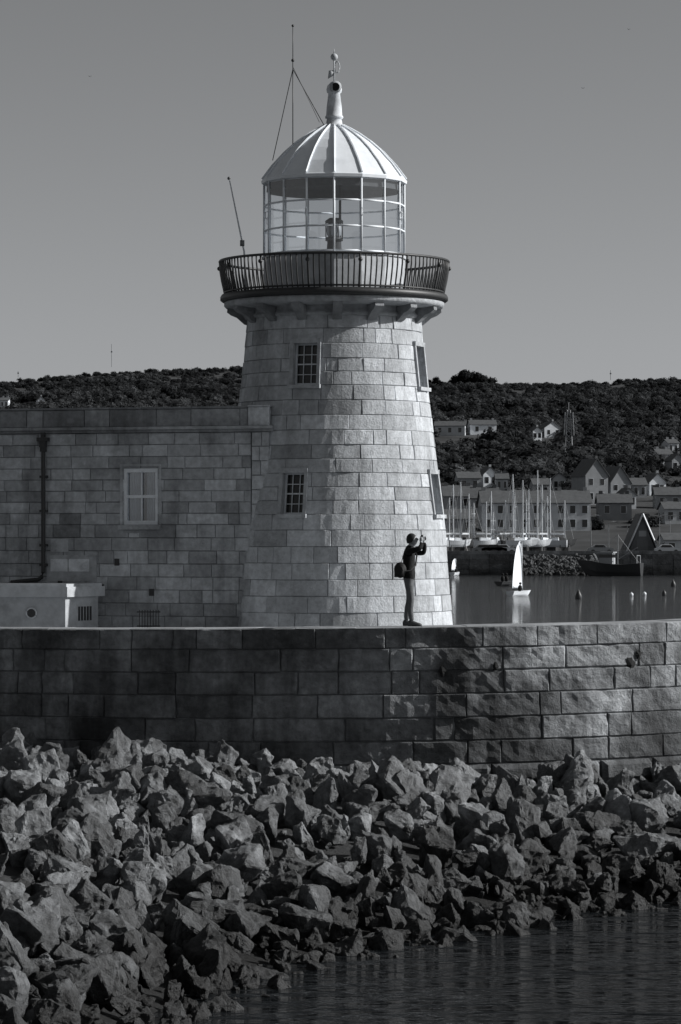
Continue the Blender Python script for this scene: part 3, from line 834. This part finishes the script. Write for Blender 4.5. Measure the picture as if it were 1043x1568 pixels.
def house(name,x,y,z,w,d,h,rh,gable,rot,val,nwin=2,rows=2,chim=2,wmat=None):
    g=group(name,(x,y,z)); R_=Matrix.Translation((x,y,z))@Matrix.Rotation(rot+(math.pi/2 if gable else 0),4,'Z')
    if gable: w,d=d,w
    def T(mb): mb.v=[tuple(R_@Vector(p)) for p in mb.v]; return mb
    mb=MB(); hw,hd=w/2,d/2
    vv=[(-hw,-hd,-1.5),(hw,-hd,-1.5),(hw,hd,-1.5),(-hw,hd,-1.5),(-hw,-hd,h),(hw,-hd,h),(hw,hd,h),(-hw,hd,h),(-hw,0,h+rh*0.96),(hw,0,h+rh*0.96)]
    mb.add(vv,[(0,1,5,4),(1,2,6,9,5),(2,3,7,6),(3,0,4,8,7)],val)
    for k in range(chim):
        cx=(-hw+0.6)+(w-1.2)*(k/max(1,chim-1)); mb.box((cx,0,h+rh+0.15),(0.7,0.5,1.0),0,val*0.4)
    obj('walls',T(mb),wmat or M_render,g)
    mb=MB(); o=0.3; sl=rh/hd
    for s in (-1,1):
        a=[(-hw-o,s*(hd+o),h-o*sl),(hw+o,s*(hd+o),h-o*sl),(hw+o,0,h+rh),(-hw-o,0,h+rh)]
        b=[(p[0],p[1],p[2]+0.15) for p in a]
        mb.add(a+b,[(0,1,2,3),(4,5,6,7),(0,1,5,4),(1,2,6,5),(3,0,4,7),(2,3,7,6)])
    obj('roof',T(mb),M_slate,g)
    mb=MB(); mf=MB()
    def win(face,u,zc,ww,wh):
        for m_,e,dd in ((mf,0.12,0.03),(mb,0,0.05)):
            if face=='f': m_.box((u,-hd,zc),(ww+e,2*dd,wh+e))
            else: m_.box((-hw,u,zc),(2*dd,ww+e,wh+e)); m_.box((hw,u,zc),(2*dd,ww+e,wh+e))
    rh_=h/rows
    for r in range(rows):
        for k in range(nwin): win('f',-hw+w*(k+0.5)/nwin,rh_*(r+0.52),min(0.95,w/nwin*0.45),min(1.4,rh_*0.55))
        for k in range(2): win('s',-hd+d*(k+0.5)/2,rh_*(r+0.52),0.8,min(1.3,rh_*0.5))
    obj('window_frames',T(mf),M_wood,g); obj('windows',T(mb),M_glassd,g)
    return g
for i,(px,py,w,hh,rh,val,gb,rot) in enumerate(houses):
    D=house_spot(px,py,w/2+4); s=F/D; x=(px-CX)/s
    W_=w/s; 
    house('cottage' if W_<6 else 'village_house',x,D,tz_(x,D),W_,6.5 if not gb else max(W_*1.2,6),max(2.6,hh/s),rh/s*1.2,gb,rot,val,2 if gb else max(2,int(W_/2.6)),2 if hh/s>3.6 else 1,1 if gb else 2)
D=582; HS.append((818,90,D)); x=(818-CX)*D/F
house('harbour_terrace_building',x,D,6.9,19.6,8,5.0,2.2,False,0.05,1.0,9,2,5)
D=575; x=(690-CX)*D/F; HS.append((700,40,D)); house('harbour_shed',x,D,6.2,8,6,2.8,1.6,False,0.1,0.6,3,1,0)
D=D_for(772,905); HS.append((920,45,D)); s=F/D
for px,w,hh,rh in ((903,36,44,24),(942,32,34,24)):
    x=(px-CX)/s; house('stone_gabled_building',x,D+(px-903)*0.1,tz_(x,D),w/s,9,hh/s,rh/s,True,0.25,0.5,3,2,1)
D=508; s=F/D; x=(984-CX)/s; ab=group('a_frame_boathouse',(x,D,3.1))
mb=MB(); w=5.4; h=6.3; d=9; z=3.1
mb.add([(x-w/2+.4,D,z),(x+w/2-.4,D,z),(x,D,z+h-.5)],[(0,1,2)],0.35)
mb.add([(x-w/2+.4,D+d,z),(x+w/2-.4,D+d,z),(x,D+d,z+h-.5)],[(2,1,0)],0.35); obj('gable_wall',mb,M_render,ab)
mb=MB()
for sg in (-1,1):
    a=[(x+sg*w/2,D-.5,z-.2),(x+sg*w/2,D+d+.5,z-.2),(x,D+d+.5,z+h),(x,D-.5,z+h)]; b=[(p[0]+sg*.25,p[1],p[2]+.1) for p in a]
    mb.add(a+b,[(0,1,2,3),(4,5,6,7),(0,3,7,4),(1,2,6,5),(0,1,5,4)])
obj('roof',mb,M_slate,ab)
mb=MB()
for sg in (-1,1): mb.tube([(x+sg*(w/2+.1),D-.56,z-.2),(x,D-.56,z+h+.05)],0.15,4,0.9)
mb.box((x,D-.05,z+1.1),(1.8,.06,2.2),0,0.3); mb.box((x,D-.05,z+3.2),(1.2,.06,.9),0,0.6); obj('bargeboards_and_door',mb,M_wood,ab)
house('low_shed',(1035-CX)/F*505,505,3.1,4.5,5,2.2,1.0,False,0.1,0.9,2,1,0)
tp=[]
D=548.0
while D<1530:
    st=5.4+D*0.0018
    half=0.125*D+10; x=-half
    while x<half:
        xx=x+rt.uniform(-.5,.5)*st; yy=D+rt.uniform(-.5,.5)*st; x+=st
        px=CX+xx*F/yy; ys_=820-(tz_(xx,yy)-6)*F/yy
        if px<640 and ys_>668: continue
        dens=0.95
        nz_=noise.noise(Vector((xx*0.012,yy*0.008,4)))
        if yy>1100 and nz_>0.2: dens=0.6
        if yy<760: dens=0.78 if yy>600 else 0.45
        if rt.random()>dens: continue
        if any(abs(px-h[0])<h[1] and h[2]-70<yy<h[2]+9 for h in HS): continue
        if 798<px<1000 and yy<560: continue
        hgt=rt.uniform(3.2,7.0)
        if yy>1250: hgt=rt.uniform(2.0,4.6)
        if yy<700: hgt*=0.85
        a=rt.uniform(0,6.28); k=hgt*rt.uniform(0.6,0.95)+0.8
        Mx=np.array([[math.cos(a)*k,-math.sin(a)*k,0],[math.sin(a)*k,math.cos(a)*k,0],[0,0,hgt/1.4]])
        tp.append((rt.randrange(12),Mx,(xx,yy,tz_(xx,yy)-0.35*hgt),rt.uniform(0.55,1.5)))
    D+=st*1.1
for px,hg in ((697,7),(706,9.5),(715,10),(724,9),(733,7),(742,6),(752,6.5),(662,6)):
    D=1495; x=(px-CX)*D/F; k=hg*0.6
    for _ in range(2): tp.append((rt.randrange(10),np.diag([k,k,hg/1.5]),(x+rt.uniform(-2,2),D+rt.uniform(-3,3),tz_(x,D)-1),0.6))
print('trees',len(tp))
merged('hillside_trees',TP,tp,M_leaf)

def lattice(name,px,ytop,ybase,D,w):
    b=P(px,ybase,D); t=P(px,ytop,D); g=group(name,b); mb=MB(); n=8
    for sx in (-1,1):
        for sy in (-1,1): mb.tube([b+Vector((sx*w,sy*w,0)),t+Vector((sx*w*.4,sy*w*.4,0))],0.09,4)
    for i in range(n):
        a=i/n;c_=(i+1)/n; wa=w*(1-.6*a); wc=w*(1-.6*c_); za=b.z+(t.z-b.z)*a; zc=b.z+(t.z-b.z)*c_
        for sy in (-1,1):
            mb.tube([(b.x-wa,b.y+sy*wa,za),(b.x+wc,b.y+sy*wc,zc)],0.06,4); mb.tube([(b.x+wa,b.y+sy*wa,za),(b.x-wc,b.y+sy*wc,zc)],0.06,4)
        if i>3:
            for sx in (-1,1): mb.tube([(b.x+sx*(wa+.5),b.y-wa,za-.5),(b.x+sx*(wa+.5),b.y-wa,za+1.0)],0.16,5)
    mb.tube([t,t+Vector((0,0,2.0))],0.05,4); obj('lattice',mb,M_grey,g)
lattice('radio_mast',871,628,700,825,1.0)
for px,y1,y0,D in ((171,527,562,1490),(935,567,582,1480),(28,568,578,1480)):
    g=group('hilltop_mast',P(px,y0,D)); mb=MB(); mb.tube([P(px,y0,D),P(px,y1,D)],0.12,5); mb.box(P(px,(y1*2+y0)/3,D),(0.7,0.5,0.6)); obj('pole',mb,M_grey,g)

# ------------------------------------------------------------ yachts, boats, buoys
def hullmesh(mb,L,B,Hh,loc,rot,val=1.0,sheer=0.25,draft=0.0,trans=0.75):
    ns=11; nr=7; vv=[]
    Rz=Matrix.Translation(loc)@Matrix.Rotation(rot,4,'Z')
    for i in range(ns):
        t=i/(ns-1); x=-L/2+L*t
        b=B/2*(trans+(1-trans)*math.sin(min(1,t/0.45)*math.pi/2)) if t<0.45 else B/2*max(0.02,math.cos((t-0.45)/0.55*math.pi/2))**0.75
        top=Hh*(1+sheer*(t-0.35)**2*2); bot=-draft+ (Hh*0.35*(max(0,t-0.75)/0.25)**2)
        for k in range(nr):
            s=k/(nr-1)*2-1; yy=b*math.copysign(abs(s)**0.7,s); zz=bot+(top-bot)*abs(s)**2.2
            xx=x+ (0.12*L*(zz/Hh) if t==1 else 0)
            vv.append(Rz@Vector((xx,yy,zz)))
    fs=[(i*nr+k,i*nr+k+1,(i+1)*nr+k+1,(i+1)*nr+k) for i in range(ns-1) for k in range(nr-1)]
    fs+=[(i*nr,(i+1)*nr,(i+1)*nr+nr-1,i*nr+nr-1) for i in range(ns-1)]
    fs.append(tuple(range(nr)))
    mb.add(vv,fs,val); return Rz
def yacht(px,D,Lpx,ymast,rot,dark=False,z=4.1):
    s=F/D; x=(px-CX)/s; L=Lpx/s/max(0.35,abs(math.cos(rot))); L=min(L,9.5); B=L*0.3; g=group('yacht',(x,D,z-1))
    mb=MB(); Rz=hullmesh(mb,L,B,1.1,(x,D,z),rot); T=lambda p:Rz@Vector(p)
    mb2=MB()
    mb.tube([T((-.3,0,1.1)),T((-.3,0,1.3))],0.05,4)
    vs_=[T((-L*.22,-B*.25,1.1)),T((L*.2,-B*.18,1.1)),T((L*.2,B*.18,1.1)),T((-L*.22,B*.25,1.1)),T((-L*.2,-B*.2,1.6)),T((L*.1,-B*.14,1.5)),T((L*.1,B*.14,1.5)),T((-L*.2,B*.2,1.6))]
    mb.add(vs_,[(4,5,6,7),(0,1,5,4),(1,2,6,5),(2,3,7,6),(3,0,4,7)])
    obj('hull_and_cabin',mb,M_hulld if dark else M_hull,g)
    mb2.obox(T((-.5,-.1,-.95)),T((.9,-.1,-.95))-T((-.5,-.1,-.95)),T((-.5,.1,-.95))-T((-.5,-.1,-.95)),(0,0,1.1),0.5)
    for sx in (-1.3,1.0):
        for sy in (-1,1): mb2.tube([T((sx,sy*B*.55,-1)),T((sx,sy*B*.3,.3))],0.06,4)
    obj('keel_and_cradle',mb2,M_hulld,g)
    mt=6-(ymast-820)/s; mb=MB()
    top=T((L*.08,0,0)); top.z=mt
    mb.tube([T((L*.08,0,1.4)),top],[0.115,0.085],5); mb.tube([T((L*.06,0,2.1)),T((-L*.38,0,2.1))],0.08,5)
    h=top.z-z
    for q in (0.5,0.75): mb.tube([T((L*.08,-.6,h*q)),T((L*.08,.6,h*q))],0.03,4)
    obj('mast_and_boom',mb,M_mast,g)
    mb=MB(); mb.tube([top,T((L*.5,0,1.2))],0.02,3); mb.tube([top,T((-L*.5,0,1.1))],0.02,3)
    for sy in (-1,1): mb.tube([top,T((L*.06,sy*B*.45,1.1))],0.016,3)
    mb.tube([T((L*.04,0,2.2)),T((-L*.36,0,2.2))],0.14,5,2); obj('rigging_and_sail_cover',mb,M_grey,g)
for a in ((703,512,30,738,0.3),(716,522,26,756,1.0,True),(692,526,26,742,0.6),(728,530,30,770,2.6,True),(742,514,34,768,0.2),(757,524,26,784,2.4),(783,520,30,726,0.5,True),(797,512,44,735,0.1),(812,530,30,750,2.8),(820,515,40,720,0.2),(846,518,44,732,2.95),(862,528,34,766,0.3,True),(836,524,30,760,0.7),(772,530,26,766,0.5,True),(750,542,26,752,0.4),(804,544,26,764,1.2),(828,546,26,742,0.6,True),(686,545,26,762,0.6),(790,548,24,756,2.2)):
    yacht(*a)
for px,D,yt in ((905,498,790),(1010,498,790),(760,497,812),(961,530,805),(1026,520,790),(932,520,800)):
    b=P(px,0,D); b.z=3.1; t=P(px,yt,D); g=group('street_lamp',b); mb=MB(); mb.tube([b,t],[.08,.05],5); mb.tube([t,t+Vector((.6,0,.15)),t+Vector((1.2,0,.1))],0.04,4); mb.box(t+Vector((1.3,0,.06)),(.6,.2,.12)); obj('post',mb,M_grey,g)
def dinghy(name,px,yw,hpx,sailw,rot,crew=True,L=3.6):
    D=HC*F/(yw-HY); s=F/D; x=(px-CX)/s; g=group(name,(x,D,0)); mb=MB()
    Rz=hullmesh(mb,L,1.3,0.45,(x,D,0.0),rot,1.0,0.2,0.12); obj('hull',mb,M_hull,g); T=lambda p:Rz@Vector(p)
    H_=hpx/s; mb=MB(); mb.tube([T((L*.2,0,.3)),T((L*.15,0,H_))],[.04,.025],5); mb.tube([T((L*.2,0,.9)),T((L*.2-sailw,0.15,.85))],.03,4); obj('mast',mb,M_grey,g)
    mb=MB(); vv=[];n=8;m=5
    for j in range(n+1):
        t=j/n; z=0.75+(H_-0.8)*t; wd=sailw*(1-t)**0.6*(1+0.25*t)+0.08
        for i in range(m+1):
            q=i/m; vv.append(T((L*.2-.05*t*L*.2-wd*q, 0.18*math.sin(q*math.pi)*(1-t*.5)+0.15*q*(1+t),z)))
    mb.add(vv,[(j*(m+1)+i,j*(m+1)+i+1,(j+1)*(m+1)+i+1,(j+1)*(m+1)+i) for j in range(n) for i in range(m)]); obj('sail',mb,M_sail,g,True)
    if crew:
        mb=MB(); mb.ball(T((-.5,-.35,.75)),.26,1,10,8,(.8,.9,1.3)); mb.ball(T((-.5,-.38,1.22)),.13); mb.tube([T((-.5,-.3,.5)),T((-.1,-.1,.5)),T((-.05,0,.25))],[.13,.1,.07],6); mb.tube([T((-.5,-.3,.95)),T((-.2,-.2,.75)),T((0,-.1,.7))],[.07,.055,.04],6); obj('sailor',mb,M_jacket,g,True)
dinghy('sailing_dinghy',795,912,84,1.9,math.radians(60),True,4.0)
for px,yw,h in ((697,881,26),(711,880,34),(733,878,30),(722,879,22)): dinghy('sailing_dinghy',px,yw,h,1.5,rr.uniform(0,1.2),True,2.6)
def rib(px,yw):
    D=HC*F/(yw-HY); s=F/D; x=(px-CX)/s; g=group('safety_boat',(x,D,0)); mb=MB(); Rz=hullmesh(mb,3.6,1.5,.5,(x,D,0),1.1); obj('hull',mb,M_hulld,g)
    mb=MB()
    for dx in (-.6,.5):
        mb.ball(Rz@Vector((dx,0,.85)),.27,1,10,8,(.9,.8,1.4)); mb.ball(Rz@Vector((dx,0,1.38)),.14)
    obj('crew',mb,M_jacket,g,True)
rib(773,897)
def buoy(px,yw,r,dark):
    D=HC*F/(yw-HY); x=(px-CX)*D/F; g=group('mooring_buoy',(x,D,0)); mb=MB()
    if dark: mb.lathe((x,D,0),[(r*.7,-.2),(r,.0),(r,.3),(r*.35,r*2.2),(r*.08,r*2.6),(r*.08,r*3.2),(0.02,r*3.25)],14)
    else: mb.ball((x,D,r*.5),r); mb.tube([(x,D,r*1.4),(x,D,r*1.8)],.04,6)
    obj('float',mb,M_hulld if dark else M_hull,g,True)
buoy(886,917,.33,True); buoy(967,912,.2,False); buoy(987,911,.2,False); buoy(1017,912,.22,True); buoy(1031,898,.3,True)
D=480; s=F/D; x=(940-CX)/s; g=group('fishing_trawler',(x,D,0)); mb=MB(); Rz=hullmesh(mb,8.6,2.8,1.7,(x,D,0),math.radians(160),1.0,0.5,.3,.8); obj('hull',mb,M_hulld,g); T=lambda p:Rz@Vector(p)
mb=MB(); mb.box(T((1.0,0,2.6)),(2.0,1.7,1.7),math.radians(160),.6); mb.box(T((1.0,0,3.5)),(2.4,2.0,.14),math.radians(160),.8); obj('wheelhouse',mb,M_render,g)
mb=MB(); mb.box(T((1.0,0,2.95)),(2.06,1.76,.5),math.radians(160)); obj('wheelhouse_windows',mb,M_glassd,g)
mb=MB(); mb.tube([T((-.6,0,1.6)),T((-.6,0,6.2))],.08,5); mb.tube([T((-.6,0,2.4)),T((-3.6,0,4.2))],.06,5); mb.tube([T((-.6,0,6.1)),T((4.2,0,2.2))],.02,3); mb.tube([T((-.6,0,6.1)),T((-4.0,0,1.8))],.02,3)
for sy in (-1,1): mb.tube([T((-3.8,sy*1.0,1.6)),T((-3.8,sy*1.0,3.0))],.06,4)
mb.tube([T((-3.8,-1,3)),T((-3.8,1,3))],.06,4); mb.tube([T((3.4,0,2.2)),T((3.4,0,3.1))],.03,4); obj('mast_and_gantry',mb,M_grey,g)
def car(px,D,val):
    x=(px-CX)*D/F; z=3.2; g=group('parked_car',(x,D,z)); mb=MB()
    prof=[(-2,.3),(-2,.8),(-1.5,.95),(-1.0,1.4),(.5,1.42),(1.0,.98),(1.9,.85),(2.0,.3)]; n=len(prof); vv=[]
    for sy in (-.8,.8):
        for a,b in prof: vv.append((x+a,D+sy*(.88 if b>1.2 else 1),z+b))
    mb.add(vv,[tuple(range(n)),tuple(range(n,2*n))[::-1]]+[(i,(i+1)%n,(i+1)%n+n,i+n) for i in range(n)],val); obj('body',mb,M_hull,g)
    mb=MB()
    for wx in (-1.25,1.25):
        for sy in (-.78,.78): mb.tube([(x+wx,D+sy-.1,z+.32),(x+wx,D+sy+.1,z+.32)],.32,12)
    mb.add([(x-1.1,D-.83,z+.98),(x+.75,D-.83,z+.98),(x+.45,D-.75,z+1.34),(x-.9,D-.75,z+1.34)],[(0,1,2,3)]); obj('wheels_and_windows',mb,M_glassd,g)
for px,v in ((742,.3),(757,.1),(771,.9),(920,.4),(1022,.8)): car(px,497,v)
for px,py,D in ((138,117,600),(963,45,650),(893,135,620)):
    p=P(px,py,D); g=group('seagull',p); mb=MB(); mb.ball(p,.07,1,8,6,(2.4,1,1))
    for sg in (-1,1): mb.add([p+Vector((.06,0,.02)),p+Vector((-.06,0,.02)),p+Vector((-.05,sg*.02,.02))+Vector((sg*.25,0,.12)),p+Vector((sg*.38,0,.06))],[(0,1,2,3)])
    obj('body_and_wings',mb,M_grey,g)

# ------------------------------------------------------------ light
EL=math.radians(28); AZ=math.radians(0.0)
sd=Vector((math.cos(EL)*math.cos(AZ),-math.cos(EL)*math.sin(AZ),math.sin(EL)))
l=bpy.data.lights.new('sun','SUN'); l.energy=5.0; l.angle=math.radians(0.5); l.color=(1.0,0.985,0.965)
lo=bpy.data.objects.new('sun',l); scene.collection.objects.link(lo); lo.rotation_euler=(-sd).to_track_quat('-Z','Y').to_euler(); lo.location=(30,40,40)
w=bpy.data.worlds.new('World'); scene.world=w; w.use_nodes=True; nt=w.node_tree; N=nt.nodes; L=nt.links
bg=N['Background']; sky=N.new('ShaderNodeTexSky'); sky.sky_type='NISHITA'; sky.sun_disc=False; sky.sun_elevation=EL; sky.sun_rotation=math.radians(90)
sky.air_density=1.0; sky.dust_density=0.9
# monochrome film with a red filter: the sky seen through its red channel
sp=N.new('ShaderNodeSeparateColor'); L.new(sky.outputs[0],sp.inputs[0])
vm=N.new('ShaderNodeVectorMath'); vm.operation='SCALE'; vm.inputs[0].default_value=(0.975,1.0,1.03); L.new(sp.outputs[0],vm.inputs['Scale']); L.new(vm.outputs[0],bg.inputs['Color'])
bg.inputs['Strength'].default_value=0.083

# ------------------------------------------------------------ camera
cam=bpy.data.cameras.new('camera'); co=bpy.data.objects.new('camera',cam); scene.collection.objects.link(co)
co.location=(0,0,HC); co.rotation_euler=(math.radians(90),0,0)
cam.sensor_fit='VERTICAL'; cam.sensor_height=36; cam.sensor_width=36; cam.lens=F/1568*36; cam.shift_y=(HY-784)/1568
cam.clip_start=0.5; cam.clip_end=9000
scene.camera=co
